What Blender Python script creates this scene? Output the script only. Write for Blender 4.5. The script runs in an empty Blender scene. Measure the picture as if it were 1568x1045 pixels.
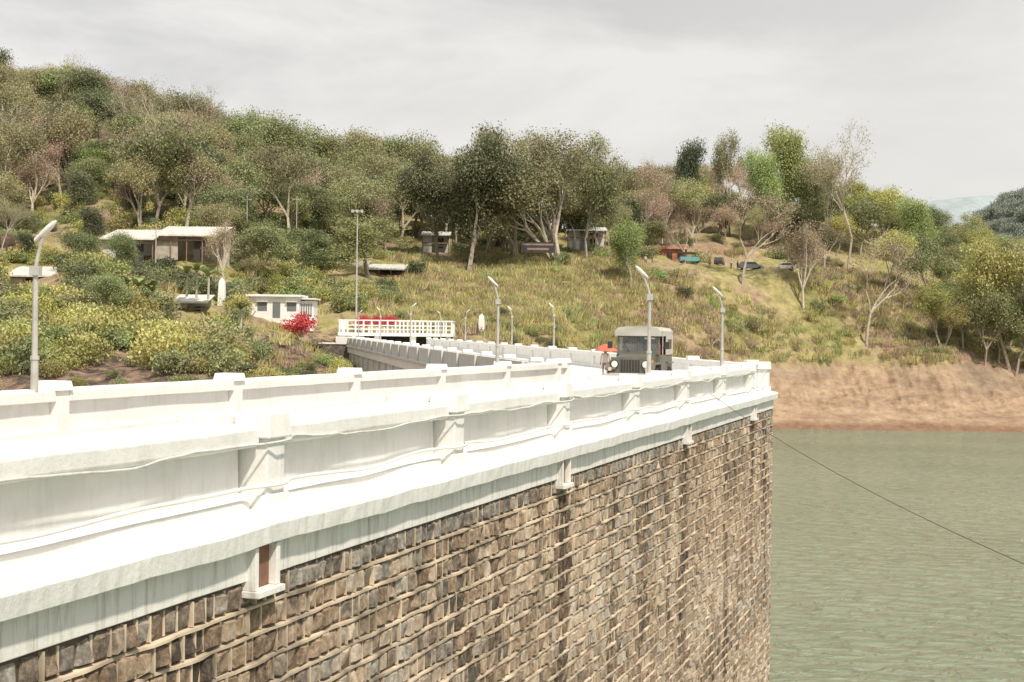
import bpy, math, random
import numpy as np
from mathutils import Vector, Matrix, noise as mn
random.seed(7)
rng=np.random.default_rng(7)
F=2178.0; E=13.0
def hor(px): return 512+(px-784)*0.0126
def U(px): return (px-784)/F
def W(px,y,Z): return Vector((U(px)*Z, Z, E+(hor(px)-y)/F*Z))
C=bpy.context.scene.collection
# ---------------------------------------------------------------- materials
def mat(name):
    m=bpy.data.materials.new(name); m.use_nodes=True
    nt=m.node_tree; b=nt.nodes['Principled BSDF']
    return m,nt,b
def N(nt,t,**k):
    n=nt.nodes.new(t)
    for a,v in k.items():
        if a in n.inputs.keys(): n.inputs[a].default_value=v
        else: setattr(n,a,v)
    return n
def ramp(nt,stops,interp='LINEAR'):
    r=nt.nodes.new('ShaderNodeValToRGB'); r.color_ramp.interpolation=interp
    el=r.color_ramp.elements
    while len(el)>len(stops): el.remove(el[-1])
    while len(el)<len(stops): el.new(0.5)
    for e,(p,c) in zip(el,stops):
        e.position=p; e.color=(c[0],c[1],c[2],1) if not isinstance(c,(int,float)) else (c,c,c,1)
    return r
def mixc(nt,fac,a,b,mode='MIX'):
    m=nt.nodes.new('ShaderNodeMix'); m.data_type='RGBA'; m.blend_type=mode
    for sock,val in ((m.inputs[0],fac),(m.inputs[6],a),(m.inputs[7],b)):
        if isinstance(val,(int,float)): sock.default_value=val
        elif isinstance(val,tuple): sock.default_value=(*val,1)
        else: nt.links.new(val,sock)
    return m.outputs[2]
def simple(name,col,rough=0.6,metal=0,var=0.15,scale=6,bump=0.0):
    m,nt,b=mat(name)
    tc=N(nt,'ShaderNodeTexCoord'); no=N(nt,'ShaderNodeTexNoise',Scale=scale,Detail=5)
    nt.links.new(tc.outputs['Object'],no.inputs['Vector'])
    r=ramp(nt,[(0.3,tuple(c*(1-var) for c in col)),(0.7,tuple(min(1,c*(1+var)) for c in col))])
    nt.links.new(no.outputs['Fac'],r.inputs[0]); nt.links.new(r.outputs[0],b.inputs['Base Color'])
    b.inputs['Roughness'].default_value=rough; b.inputs['Metallic'].default_value=metal
    if bump:
        bp=N(nt,'ShaderNodeBump',Strength=bump,Distance=0.02); nt.links.new(no.outputs['Fac'],bp.inputs['Height']); nt.links.new(bp.outputs[0],b.inputs['Normal'])
    return m
def white_paint(name,base=(0.84,0.83,0.80),dirt=(0.48,0.46,0.41),amt=0.5,sc_=3,lo=0.5,hi=0.78):
    m,nt,b=mat(name)
    tc=N(nt,'ShaderNodeTexCoord')
    mp=N(nt,'ShaderNodeMapping'); mp.inputs['Scale'].default_value=(sc_,sc_,0.6)
    nt.links.new(tc.outputs['Object'],mp.inputs[0])
    n1=N(nt,'ShaderNodeTexNoise',Scale=1.6,Detail=8,Roughness=0.7); nt.links.new(mp.outputs[0],n1.inputs['Vector'])
    r1=ramp(nt,[(lo,0.0),(hi,1.0)]); nt.links.new(n1.outputs['Fac'],r1.inputs[0])
    n2=N(nt,'ShaderNodeTexNoise',Scale=0.8,Detail=8,Roughness=0.7); nt.links.new(tc.outputs['Object'],n2.inputs['Vector'])
    r2=ramp(nt,[(0.35,tuple(c*0.9 for c in base)),(0.6,base)]); nt.links.new(n2.outputs['Fac'],r2.inputs[0])
    mm=N(nt,'ShaderNodeMath',operation='MULTIPLY'); mm.inputs[1].default_value=amt; nt.links.new(r1.outputs[0],mm.inputs[0])
    c=mixc(nt,mm.outputs[0],r2.outputs[0],dirt)
    nt.links.new(c,b.inputs['Base Color']); b.inputs['Roughness'].default_value=0.8
    n3=N(nt,'ShaderNodeTexNoise',Scale=14,Detail=8,Roughness=0.7); nt.links.new(tc.outputs['Object'],n3.inputs['Vector'])
    bp=N(nt,'ShaderNodeBump',Strength=0.4,Distance=0.025); nt.links.new(n3.outputs['Fac'],bp.inputs['Height']); nt.links.new(bp.outputs[0],b.inputs['Normal'])
    return m
M_white=white_paint('white_limewash',amt=0.4)
M_slab=white_paint('white_slab_edge',amt=0.6,sc_=5,lo=0.45,hi=0.72)
M_band=white_paint('stained_concrete',base=(0.82,0.80,0.75),dirt=(0.34,0.31,0.27),amt=0.85,sc_=6,lo=0.5,hi=0.74)
M_grey=white_paint('grey_concrete',base=(0.66,0.66,0.62),dirt=(0.26,0.24,0.2),amt=0.8)
M_asph=simple('road_concrete',(0.42,0.4,0.37),0.9,bump=0.3)
M_dark=simple('dark_opening',(0.05,0.045,0.04),0.8)
M_redbrown=simple('rusty_recess',(0.22,0.11,0.07),0.8)
M_pole=simple('galvanised_pole',(0.5,0.48,0.44),0.5,0.2)
M_lampw=simple('lamp_housing',(0.74,0.72,0.66),0.4)
M_darkwall=simple('dark_stone',(0.13,0.11,0.09),0.9,var=0.5,scale=3,bump=0.6)
M_rust=simple('brown_timber',(0.26,0.17,0.12),0.8)
M_tin=simple('tin_roof',(0.66,0.64,0.59),0.5,0.1,var=0.25,scale=2)
M_tin2=simple('old_roof',(0.34,0.30,0.26),0.8,var=0.4,scale=2)
M_red=simple('red_paint',(0.6,0.07,0.04),0.5)
M_blue=simple('turquoise_paint',(0.14,0.34,0.36),0.5)
M_rubber=simple('tyre_rubber',(0.03,0.03,0.03),0.9)
M_glass,nt,b=mat('window_glass'); b.inputs['Base Color'].default_value=(0.04,0.05,0.05,1); b.inputs['Roughness'].default_value=0.06
M_chrome,nt,b=mat('lamp_lens'); b.inputs['Base Color'].default_value=(0.85,0.83,0.76,1); b.inputs['Roughness'].default_value=0.15

# ---------------------------------------------------------------- mesh builder
class MB:
    def __init__(s): s.v=[]; s.f=[]; s.m=[]
    def add(s,vs,fs,mi=0):
        o=len(s.v); s.v+= [tuple(p) for p in vs]; s.f+=[tuple(i+o for i in f) for f in fs]; s.m+=[mi]*len(fs)
    def box(s,x0,x1,y0,y1,z0,z1,mi=0,top=None):
        dx,dy=top if top else (0,0)
        vs=[(x0,y0,z0),(x1,y0,z0),(x1,y1,z0),(x0,y1,z0),(x0+dx,y0+dy,z1),(x1-dx,y0+dy,z1),(x1-dx,y1-dy,z1),(x0+dx,y1-dy,z1)]
        s.add(vs,[(0,3,2,1),(4,5,6,7),(0,1,5,4),(1,2,6,5),(2,3,7,6),(3,0,4,7)],mi)
    def tube(s,p0,p1,r0,r1,n=8,mi=0,cap=True):
        p0=Vector(p0);p1=Vector(p1); d=(p1-p0)
        if d.length<1e-6: return
        d.normalize(); a=d.orthogonal().normalized(); b=d.cross(a)
        vs=[];
        for p,r in ((p0,r0),(p1,r1)):
            for i in range(n):
                t=2*math.pi*i/n; vs.append(p+a*math.cos(t)*r+b*math.sin(t)*r)
        fs=[(i,(i+1)%n,n+(i+1)%n,n+i) for i in range(n)]
        if cap: fs+= [tuple(range(n-1,-1,-1)),tuple(range(n,2*n))]
        s.add(vs,fs,mi)
    def path(s,pts,r,n=8,mi=0):
        for i in range(len(pts)-1):
            r0=r[i] if isinstance(r,list) else r; r1=r[i+1] if isinstance(r,list) else r
            s.tube(pts[i],pts[i+1],r0,r1,n,mi)
    def extr(s,prof,ys,mi=0,jit=0.0,seed=0):
        n=len(prof); vs=[]
        for y in ys:
            dx=jit*mn.noise(Vector((y*0.7,seed,0.3))); dz=jit*mn.noise(Vector((y*0.9,seed+9,1.3)))
            for k,(x,z) in enumerate(prof):
                vs.append((x+dx+jit*.5*mn.noise(Vector((y*3,k,seed))),y,z+dz+jit*.5*mn.noise(Vector((y*3,k+50,seed)))))
        fs=[]
        for j in range(len(ys)-1):
            for i in range(n):
                a=j*n+i;b_=j*n+(i+1)%n
                fs.append((a,a+n,b_+n,b_))
        fs.append(tuple(range(n))); e=(len(ys)-1)*n; fs.append(tuple(range(e+n-1,e-1,-1)))
        s.add(vs,fs,mi)
    def build(s,name,mats,parent=None,bevel=0,smooth=False,loc=None,seg=2):
        me=bpy.data.meshes.new(name); me.from_pydata(s.v,[],s.f); 
        for m in mats: me.materials.append(m)
        me.polygons.foreach_set('material_index',s.m)
        if smooth: me.polygons.foreach_set('use_smooth',[True]*len(s.f))
        me.update()
        o=bpy.data.objects.new(name,me); C.objects.link(o)
        if parent: o.parent=parent
        if loc is not None: o.location=loc
        if bevel:
            bv=o.modifiers.new('bevel','BEVEL'); bv.width=bevel; bv.segments=seg; bv.limit_method='ANGLE'; bv.angle_limit=math.radians(40)
        return o
def empty(name,loc=(0,0,0),rz=0,parent=None):
    o=bpy.data.objects.new(name,None); C.objects.link(o); o.location=loc; o.rotation_euler=(0,0,rz); o.empty_display_size=0.3
    if parent: o.parent=parent
    return o
# ---------------------------------------------------------------- camera
cam=bpy.data.cameras.new('camera'); co=bpy.data.objects.new('camera',cam); C.objects.link(co)
cam.lens=50.0; cam.sensor_width=36; cam.clip_end=9000; cam.clip_start=0.1
co.matrix_world=Matrix.Translation((0,0,E))@Matrix.Rotation(math.pi/2-math.radians(0.263),4,'X')@Matrix.Rotation(math.radians(0.72),4,'Z')
bpy.context.scene.camera=co
# ---------------------------------------------------------------- light
sd=Vector((0.28,-0.54,0.79)).normalized()
sun=bpy.data.lights.new('sun','SUN'); so=bpy.data.objects.new('sun',sun); C.objects.link(so)
sun.energy=4.4; sun.angle=math.radians(3.0); sun.color=(1,0.92,0.79)
so.rotation_euler=sd.to_track_quat('Z','Y').to_euler(); so.location=(0,-20,60)
w=bpy.data.worlds.new('World'); bpy.context.scene.world=w; w.use_nodes=True
nt=w.node_tree; bg=nt.nodes['Background']; out=nt.nodes['World Output']
sky=nt.nodes.new('ShaderNodeTexSky'); sky.sky_type='NISHITA'; sky.sun_disc=False
sky.sun_elevation=math.asin(sd.z); sky.sun_rotation=math.atan2(sd.x,sd.y)
nt.links.new(sky.outputs[0],bg.inputs[0]); bg.inputs[1].default_value=0.1
tc=N(nt,'ShaderNodeTexCoord'); mp=N(nt,'ShaderNodeMapping'); mp.inputs['Scale'].default_value=(1.0,1.0,3.0); mp.inputs['Location'].default_value=(0.35,0.1,0.2)
nt.links.new(tc.outputs['Generated'],mp.inputs[0])
n1=N(nt,'ShaderNodeTexNoise',Scale=4.2,Detail=9,Roughness=0.58,Distortion=0.3); nt.links.new(mp.outputs[0],n1.inputs['Vector'])
r=ramp(nt,[(0.36,(0.58,0.575,0.575)),(0.48,(0.72,0.71,0.695)),(0.62,(0.90,0.88,0.85))]); nt.links.new(n1.outputs['Fac'],r.inputs[0])
sx=N(nt,'ShaderNodeSeparateXYZ'); nt.links.new(tc.outputs['Generated'],sx.inputs[0])
lr=N(nt,'ShaderNodeMath',operation='MULTIPLY_ADD'); lr.inputs[1].default_value=-0.35; nt.links.new(sx.outputs['X'],lr.inputs[0]); nt.links.new(sx.outputs['Z'],lr.inputs[2])
hz=N(nt,'ShaderNodeMapRange'); hz.inputs['From Min'].default_value=0.02; hz.inputs['From Max'].default_value=0.34; hz.inputs['To Min'].default_value=1; hz.inputs['To Max'].default_value=0
nt.links.new(lr.outputs[0],hz.inputs['Value'])
mh=N(nt,'ShaderNodeMath',operation='MULTIPLY'); mh.inputs[1].default_value=0.78; nt.links.new(hz.outputs[0],mh.inputs[0])
cc=mixc(nt,mh.outputs[0],r.outputs[0],(0.88,0.85,0.805))
bg2=N(nt,'ShaderNodeBackground'); bg2.inputs[1].default_value=1.0; nt.links.new(cc,bg2.inputs[0])
ms=nt.nodes.new('ShaderNodeMixShader'); ms.inputs[0].default_value=0.94
nt.links.new(bg.outputs[0],ms.inputs[1]); nt.links.new(bg2.outputs[0],ms.inputs[2]); nt.links.new(ms.outputs[0],out.inputs[0])
sc=bpy.context.scene; sc.view_settings.view_transform='Standard'; sc.view_settings.look='None'; sc.view_settings.exposure=0

# ---------------------------------------------------------------- terrain
Zt=lambda v:3000+v
cols={
-1800:[(25,Zt(3)),(60,Zt(6)),(80,560),(120,450),(150,400),(190,300),(260,150),(300,120),(420,200)],
-600:[(25,Zt(3)),(60,Zt(6)),(80,560),(120,450),(150,400),(190,300),(260,150),(300,120),(420,200)],
0:[(25,Zt(3)),(60,Zt(6)),(85,592),(95,548),(120,468),(150,437),(190,345),(240,245),(285,170),(330,180),(420,250)],
150:[(25,Zt(3)),(60,Zt(6)),(85,597),(97,545),(125,470),(150,408),(162,396),(210,295),(280,200),(330,215),(420,280)],
300:[(25,Zt(3)),(60,Zt(6)),(85,602),(98,545),(128,498),(140,484),(165,405),(210,315),(275,245),(330,250),(420,300)],
430:[(25,Zt(3)),(60,Zt(6)),(95,602),(125,585),(133,530),(142,508),(150,493),(158,488),(175,435),(220,350),(275,285),(420,330)],
545:[(25,Zt(3)),(60,Zt(6)),(140,Zt(8.8)),(146,Zt(9)),(149,525),(153,494),(170,455),(200,405),(215,397),(275,310),(420,350)],
600:[(25,Zt(-3)),(145,Zt(-3)),(153,520),(158,500),(185,445),(205,408),(220,398),(275,325),(420,360)],
750:[(25,Zt(-3)),(150,Zt(-3)),(158,524),(165,503),(210,415),(225,400),(275,345),(420,380)],
850:[(25,Zt(-3)),(158,Zt(-3)),(170,528),(215,408),(230,396),(280,350),(420,370)],
950:[(25,Zt(-3)),(170,Zt(-3)),(184,545),(222,407),(232,400),(285,350),(420,360)],
1050:[(25,Zt(-3)),(188,Zt(-3)),(202,562),(226,408),(238,403),(250,372),(295,310),(420,330)],
1200:[(25,Zt(-3)),(196,Zt(-3)),(202,661),(207,634),(209,628),(218,562),(224,490),(232,414),(241,409),(260,372),(295,322),(420,350)],
1350:[(25,Zt(-3)),(196,Zt(-3)),(202,661),(207,636),(209,629),(219,562),(228,500),(248,425),(270,385),(300,350),(420,360)],
1450:[(25,Zt(-3)),(196,Zt(-3)),(202,662),(207,638),(209,630),(218,552),(230,520),(255,455),(290,405),(420,405)],
1568:[(25,Zt(-3)),(196,Zt(-3)),(202,663),(207,642),(210,636),(222,585),(234,545),(255,480),(290,425),(420,415)],
2200:[(25,Zt(-3)),(196,Zt(-3)),(202,668),(208,638),(219,565),(240,500),(320,420),(420,400)],
3600:[(25,Zt(-3)),(196,Zt(-3)),(202,680),(208,650),(219,575),(240,510),(320,430),(420,430)],
}
pxs=sorted(cols); zg=np.concatenate([np.arange(25,80,4),np.arange(80,196,1.0),np.arange(196,222,0.4),np.arange(222,300,1.0),np.arange(300,430,6),[480,560,700,1000,1600,3000]])
tab=[]
for p in pxs:
    zs=[];hs=[]
    for Z,y in cols[p]:
        zs.append(Z); hs.append(y-3000 if y>2000 else E+(hor(p)-y)/F*Z)
    zs+= [700,3000]; hs+=[16,10]
    tab.append(np.interp(zg,zs,hs))
tab=np.array(tab)
ustep=np.array([U(p) for p in pxs])
def gz(X,Y):
    u=X/max(Y,1e-3); u=min(max(u,ustep[0]),ustep[-1])
    i=int(np.searchsorted(ustep,u))-1; i=min(max(i,0),len(ustep)-2)
    t=(u-ustep[i])/(ustep[i+1]-ustep[i]); t=t*t*(3-2*t)*0.5+t*0.5
    a=np.interp(Y,zg,tab[i]); b=np.interp(Y,zg,tab[i+1])
    h=a*(1-t)+b*t
    if h>-2.5:
        amp=min(1,max(0.12,(h-0.5)/6))
        h+=amp*(1.1*mn.noise(Vector((X*0.07,Y*0.07,0)))+0.8*mn.noise(Vector((X*0.22,Y*0.22,5)))+0.35*mn.noise(Vector((X*0.7,Y*0.7,8))))
        if X>8 and 2.0<h<11:
            g=abs(mn.noise(Vector((X*0.22,Y*0.07,31))))+0.5*abs(mn.noise(Vector((X*0.8,Y*0.2,37))))
            h-= (0.9-min(0.9,g*2.2))*0.8*min(1,(h-2.0)/2)
            h+=0.08*math.sin(h*5.0+5*mn.noise(Vector((X*0.08,Y*0.05,2))))
    return float(h)
us=np.concatenate([np.linspace(U(-1800),U(-150),40),np.linspace(U(-140),U(1150),330),np.linspace(U(1152),U(1700),300),np.linspace(U(1710),U(3600),40)])
tv=[(u*Z,Z,gz(u*Z,Z)) for Z in zg for u in us]
nu=len(us); tf=[(j*nu+i,j*nu+i+1,(j+1)*nu+i+1,(j+1)*nu+i) for j in range(len(zg)-1) for i in range(nu-1)]
me=bpy.data.meshes.new('ground'); me.from_pydata(tv,[],tf); me.polygons.foreach_set('use_smooth',[True]*len(tf))
ground=bpy.data.objects.new('ground_hillside',me); C.objects.link(ground)
m,nt,b=mat('hillside_earth'); me.materials.append(m)
ge=N(nt,'ShaderNodeNewGeometry'); sp=N(nt,'ShaderNodeSeparateXYZ'); nt.links.new(ge.outputs['Position'],sp.inputs[0])
na=N(nt,'ShaderNodeTexNoise',Scale=0.07,Detail=8,Roughness=0.65); nt.links.new(ge.outputs['Position'],na.inputs['Vector'])
nb=N(nt,'ShaderNodeTexNoise',Scale=0.8,Detail=8,Roughness=0.7); nt.links.new(ge.outputs['Position'],nb.inputs['Vector'])
ra=ramp(nt,[(0.34,(0.28,0.27,0.10)),(0.44,(0.44,0.39,0.16)),(0.53,(0.47,0.37,0.21)),(0.64,(0.42,0.28,0.20))]); nt.links.new(na.outputs['Fac'],ra.inputs[0])
rb=ramp(nt,[(0.3,(0.45,0.45,0.45)),(0.7,(1.15,1.15,1.1))]); nt.links.new(nb.outputs['Fac'],rb.inputs[0])
c1=mixc(nt,1.0,ra.outputs[0],rb.outputs[0],'MULTIPLY')
wv=N(nt,'ShaderNodeTexNoise',Scale=1.0,Detail=8,Roughness=0.65); mpp=N(nt,'ShaderNodeMapping'); mpp.inputs['Scale'].default_value=(0.2,0.2,0.7); nt.links.new(ge.outputs['Position'],mpp.inputs[0]); nt.links.new(mpp.outputs[0],wv.inputs['Vector'])
rs=ramp(nt,[(0.3,(0.31,0.20,0.13)),(0.5,(0.48,0.335,0.225)),(0.7,(0.59,0.44,0.31))]); nt.links.new(wv.outputs['Fac'],rs.inputs[0])
ng=N(nt,'ShaderNodeTexNoise',Scale=0.05,Detail=6,Roughness=0.65); nt.links.new(ge.outputs['Position'],ng.inputs['Vector'])
rg=ramp(nt,[(0.45,0.0),(0.58,0.8)]); nt.links.new(ng.outputs['Fac'],rg.inputs[0])
zup=N(nt,'ShaderNodeMapRange'); zup.inputs['From Min'].default_value=4.0; zup.inputs['From Max'].default_value=7.0; nt.links.new(sp.outputs['Z'],zup.inputs['Value'])
mg=N(nt,'ShaderNodeMath',operation='MULTIPLY'); nt.links.new(rg.outputs[0],mg.inputs[0]); nt.links.new(zup.outputs[0],mg.inputs[1])
cs0=mixc(nt,mg.outputs[0],rs.outputs[0],(0.29,0.23,0.17))
wet=N(nt,'ShaderNodeMapRange'); wet.inputs['From Min'].default_value=0.5; wet.inputs['From Max'].default_value=1.3; wet.inputs['To Min'].default_value=0.85; wet.inputs['To Max'].default_value=0; nt.links.new(sp.outputs['Z'],wet.inputs['Value'])
cs1=mixc(nt,wet.outputs[0],cs0,(0.27,0.15,0.09))
cs=mixc(nt,0.75,cs1,rb.outputs[0],'MULTIPLY')
ad=N(nt,'ShaderNodeMath',operation='MULTIPLY_ADD'); ad.inputs[1].default_value=5.0; nt.links.new(nb.outputs['Fac'],ad.inputs[0]); nt.links.new(sp.outputs['Z'],ad.inputs[2])
mr=N(nt,'ShaderNodeMapRange'); mr.inputs['From Min'].default_value=10.8; mr.inputs['From Max'].default_value=12.2; nt.links.new(ad.outputs[0],mr.inputs['Value'])
c2=mixc(nt,mr.outputs[0],cs,c1)
lx=N(nt,'ShaderNodeMapRange'); lx.inputs['From Min'].default_value=-12; lx.inputs['From Max'].default_value=-18; nt.links.new(sp.outputs['X'],lx.inputs['Value'])
lz=N(nt,'ShaderNodeMapRange'); lz.inputs['From Min'].default_value=16.0; lz.inputs['From Max'].default_value=14.2; nt.links.new(ad.outputs[0],lz.inputs['Value'])
mu=N(nt,'ShaderNodeMath',operation='MULTIPLY'); nt.links.new(lx.outputs[0],mu.inputs[0]); nt.links.new(lz.outputs[0],mu.inputs[1])
rk=ramp(nt,[(0.42,(0.07,0.055,0.04)),(0.52,(0.24,0.16,0.115)),(0.64,(0.42,0.29,0.21))]); nt.links.new(nb.outputs['Fac'],rk.inputs[0])
c3=mixc(nt,mu.outputs[0],c2,rk.outputs[0])
nt.links.new(c3,b.inputs['Base Color']); b.inputs['Roughness'].default_value=0.95
bp=N(nt,'ShaderNodeBump',Strength=0.9,Distance=0.7); nt.links.new(nb.outputs['Fac'],bp.inputs['Height']); nt.links.new(bp.outputs[0],b.inputs['Normal'])
def hills(name,Z,tops,col,seed,base=0,rough=1.0,con=0.3):
    vs=[];fs=[];x0=tops[0][0];x1=tops[-1][0];n=700;rows=40
    for j in range(rows):
        t=j/(rows-1)
        for i in range(n):
            px=x0+(x1-x0)*i/(n-1); y=np.interp(px,[a for a,_ in tops],[b_ for _,b_ in tops])
            top=E+(hor(px)-y)/F*Z
            zz=base+(top-base)*math.sin(t*math.pi/2)
            Y=Z-(1-t)*Z*0.35; X=U(px)*Z
            zz+=t*(Z*0.006)*(mn.noise(Vector((X*0.012,Y*0.012,seed)))*2)+rough*(3*abs(mn.noise(Vector((X*0.09,Y*0.09,seed))))+3*abs(mn.noise(Vector((X*0.25,Y*0.25,seed)))))
            vs.append((X,Y,zz))
    fs=[(j*n+i,j*n+i+1,(j+1)*n+i+1,(j+1)*n+i) for j in range(rows-1) for i in range(n-1)]
    me=bpy.data.meshes.new(name); me.from_pydata(vs,[],fs); me.polygons.foreach_set('use_smooth',[True]*len(fs)); o=bpy.data.objects.new(name,me); C.objects.link(o)
    m,nt,b=mat(name+'_mat'); ge=N(nt,'ShaderNodeNewGeometry'); no=N(nt,'ShaderNodeTexNoise',Scale=90/Z,Detail=8,Roughness=0.7)
    nt.links.new(ge.outputs['Position'],no.inputs['Vector'])
    r=ramp(nt,[(0.38,tuple(c*(1-con) for c in col)),(0.62,tuple(c*(1+con*.6) for c in col))]); nt.links.new(no.outputs['Fac'],r.inputs[0]); nt.links.new(r.outputs[0],b.inputs['Base Color'])
    b.inputs['Roughness'].default_value=1; me.materials.append(m)
hills('distant_hills',1500,[(1250,380),(1400,326),(1440,318),(1500,312),(1570,318),(1800,300),(2400,330)],(0.36,0.42,0.43),3,rough=0.5,con=0.08)  # bluish aerial haze is painted into the hill colour
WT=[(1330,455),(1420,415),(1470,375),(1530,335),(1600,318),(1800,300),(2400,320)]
hills('distant_wooded_hill',700,WT,(0.24,0.27,0.23),11,rough=0.5,con=0.3)  # green greyed and paled, so the colour itself carries the haze
# water
bpy.ops.mesh.primitive_plane_add(size=1,location=(0,1500,0)); wo=bpy.context.object; wo.name='lake_water'; wo.scale=(6000,6000,1)
m,nt,b=mat('green_lake'); wo.data.materials.append(m)
ge=N(nt,'ShaderNodeNewGeometry')
mpw=N(nt,'ShaderNodeMapping'); mpw.inputs['Scale'].default_value=(0.65,1.0,1); mpw.inputs['Rotation'].default_value=(0,0,0.45); nt.links.new(ge.outputs['Position'],mpw.inputs[0])
a1=N(nt,'ShaderNodeTexNoise',Scale=1.1,Detail=6,Roughness=0.55,Distortion=0.9); nt.links.new(mpw.outputs[0],a1.inputs['Vector'])
a2=N(nt,'ShaderNodeTexNoise',Scale=0.05,Detail=4); nt.links.new(mpw.outputs[0],a2.inputs['Vector'])
rw=ramp(nt,[(0.35,(0.205,0.285,0.20)),(0.65,(0.265,0.34,0.25))]); nt.links.new(a2.outputs['Fac'],rw.inputs[0])
nt.links.new(rw.outputs[0],b.inputs['Base Color']); b.inputs['Roughness'].default_value=0.05; b.inputs['IOR'].default_value=1.33
bp=N(nt,'ShaderNodeBump',Strength=1.0,Distance=1.5); nt.links.new(a1.outputs['Fac'],bp.inputs['Height']); nt.links.new(bp.outputs[0],b.inputs['Normal'])

# ---------------------------------------------------------------- dam
TH=math.atan(716/F); cT,sT=math.cos(TH),math.sin(TH)
def DW(b_,s,z=0): return Vector((b_*cT+s*sT, -b_*sT+s*cT, E+z))
dam=empty('dam')
seg1=empty('straight_section',(0,0,E),-TH,dam)
SE=50.0; S0=-4.0
PS=[13.3+5.5*k for k in range(-3,7)]
ys=list(np.arange(S0,SE,0.25))+[SE]
mb=MB()
mb.box(-14.1,-6.88,S0,SE-0.02,-13.5,-2.46,1)
mb.extr([(-14.05,-2.46),(-6.8,-2.46),(-6.8,-2.12),(-14.05,-2.12)],ys,1,0.006,1)
mb.extr([(-14.3,-2.12),(-6.66,-2.12),(-6.64,-1.93),(-6.68,-1.90),(-7.1,-1.84),(-7.2,-1.75),(-14.3,-1.75)],ys,2,0.022,2)
body=mb.build('deck_and_core',[M_white,M_band,M_slab],seg1,0.008)
mb=MB(); mb.extr([(-13.45,-1.746),(-8.05,-1.746),(-8.05,-1.742),(-13.45,-1.742)],[S0,SE-0.5],0)
mb.build('roadway',[M_asph],seg1)
mb=MB()
for k in range(len(PS)-1):
    a=PS[k]+0.26; c=min(PS[k+1],SE)-0.26
    yy=list(np.linspace(a,c,14))
    mb.extr([(-7.72,-1.76),(-7.22,-1.86),(-7.24,-1.19),(-7.72,-1.19)],yy,0,0.006,k)
    cop=[(-7.86,-1.19),(-7.04,-1.19),(-7.0,-1.16),(-7.0,-1.0),(-7.05,-0.965),(-7.78,-0.95),(-7.86,-0.99)]
    mb.extr(cop,yy,0,0.014,k+20)
    mb.extr([(-7.23,-1.86),(-7.10,-1.88),(-7.10,-1.74),(-7.23,-1.68)],yy,0,0.008,k+40)
for p in PS+[SE-0.25]:
    mb.box(-7.32,-6.94,p-0.19,p+0.19,-1.9,-1.10,0,)
    mb.box(-7.32,-6.88,p-0.26,p+0.26,-1.10,-0.84,0,(0.03,0.03))
    mb.box(-7.31,-6.88,p-0.25,p+0.25,-1.97,-1.68,0,(0.02,0.02))
    mb.box(-8.0,-7.325,p-0.27,p+0.27,-1.75,-0.87,0,(0.02,0.02))
mb.build('outer_parapet',[M_white],seg1,0.016,seg=2)
def parapet(mb,x,side,posts,zt=-0.83,zb=-1.76):
    for k in range(len(posts)-1):
        a=posts[k]+0.17;c=posts[k+1]-0.17; yy=list(np.linspace(a,c,8))
        mb.extr([(x-0.08,zb),(x+0.08,zb),(x+0.08,zt-0.3),(x-0.08,zt-0.3)],yy,0,0.006,k)
        mb.extr([(x-0.2,zt-0.3),(x+0.2,zt-0.3),(x+0.2,zt-0.13),(x+0.17,zt-0.10),(x-0.17,zt-0.10),(x-0.2,zt-0.13)],yy,0,0.01,k+7)
        mb.extr([(x-0.17,zb-0.01),(x+0.17,zb-0.01),(x+0.17,zb+0.18),(x-0.17,zb+0.18)],yy,0,0.008,k+3)
    for p in posts:
        mb.box(x-0.2,x+0.2,p-0.165,p+0.165,zb-0.02,zt-0.13,0)
        mb.box(x-0.25,x+0.25,p-0.215,p+0.215,zt-0.13,zt+0.02,0,(0.03,0.03))
mb=MB(); parapet(mb,-13.7,1,[p for p in PS if p<47]+[SE-2.6])
mb.build('inner_parapet',[M_white],seg1,0.012)
def cable(name,fn,r,m,parent,n=260,a=S0,b_=SE-0.3):
    cu=bpy.data.curves.new(name,'CURVE'); cu.dimensions='3D'; sp_=cu.splines.new('POLY'); sp_.points.add(n-1)
    for i in range(n):
        s=a+(b_-a)*i/(n-1); x,y,z=fn(s); sp_.points[i].co=(x,y,z,1)
    cu.bevel_depth=r; cu.bevel_resolution=2; o=bpy.data.objects.new(name,cu); C.objects.link(o); o.parent=parent; cu.materials.append(m); return o
def postd(s): return min(abs(s-p) for p in PS)
def bump_(s): 
    d=postd(s); return 0.15*math.exp(-(d/0.33)**4)
cable('cable_upper',lambda s:(-7.06+bump_(s)+0.07, s, -1.16+0.03*math.cos((s-PS[0])/5.5*2*math.pi)+0.06*mn.noise(Vector((s*0.9,1,1)))+0.02*mn.noise(Vector((s*3,1,1)))),0.013,M_grey,seg1)
cable('pipe_lower',lambda s:(-7.12+bump_(s)+0.09, s, -1.60+0.02*math.sin(s*1.1)+0.05*mn.noise(Vector((s*0.6,4,1)))),0.02,M_white,seg1)
SP=[12.7-10.8,12.7,23.5,34.4,45.2]
for i,s in enumerate(SP):
    mb=MB(); x0,x1=-6.86,-6.70; h=0.26
    mb.box(x0,x1,s-h,s-h+0.07,-2.55,-2.13,0); mb.box(x0,x1,s+h-0.08,s+h,-2.55,-2.13,0)
    mb.box(x0,x1+0.05,s-h-0.02,s+h+0.02,-2.62,-2.553,0)
    mb.box(-6.80,-6.785,s-h+0.072,s+h-0.082,-2.55,-2.13,1)
    mb.build('drain_spout_%d'%(i+1),[M_band,M_redbrown],seg1,0.01)
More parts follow.
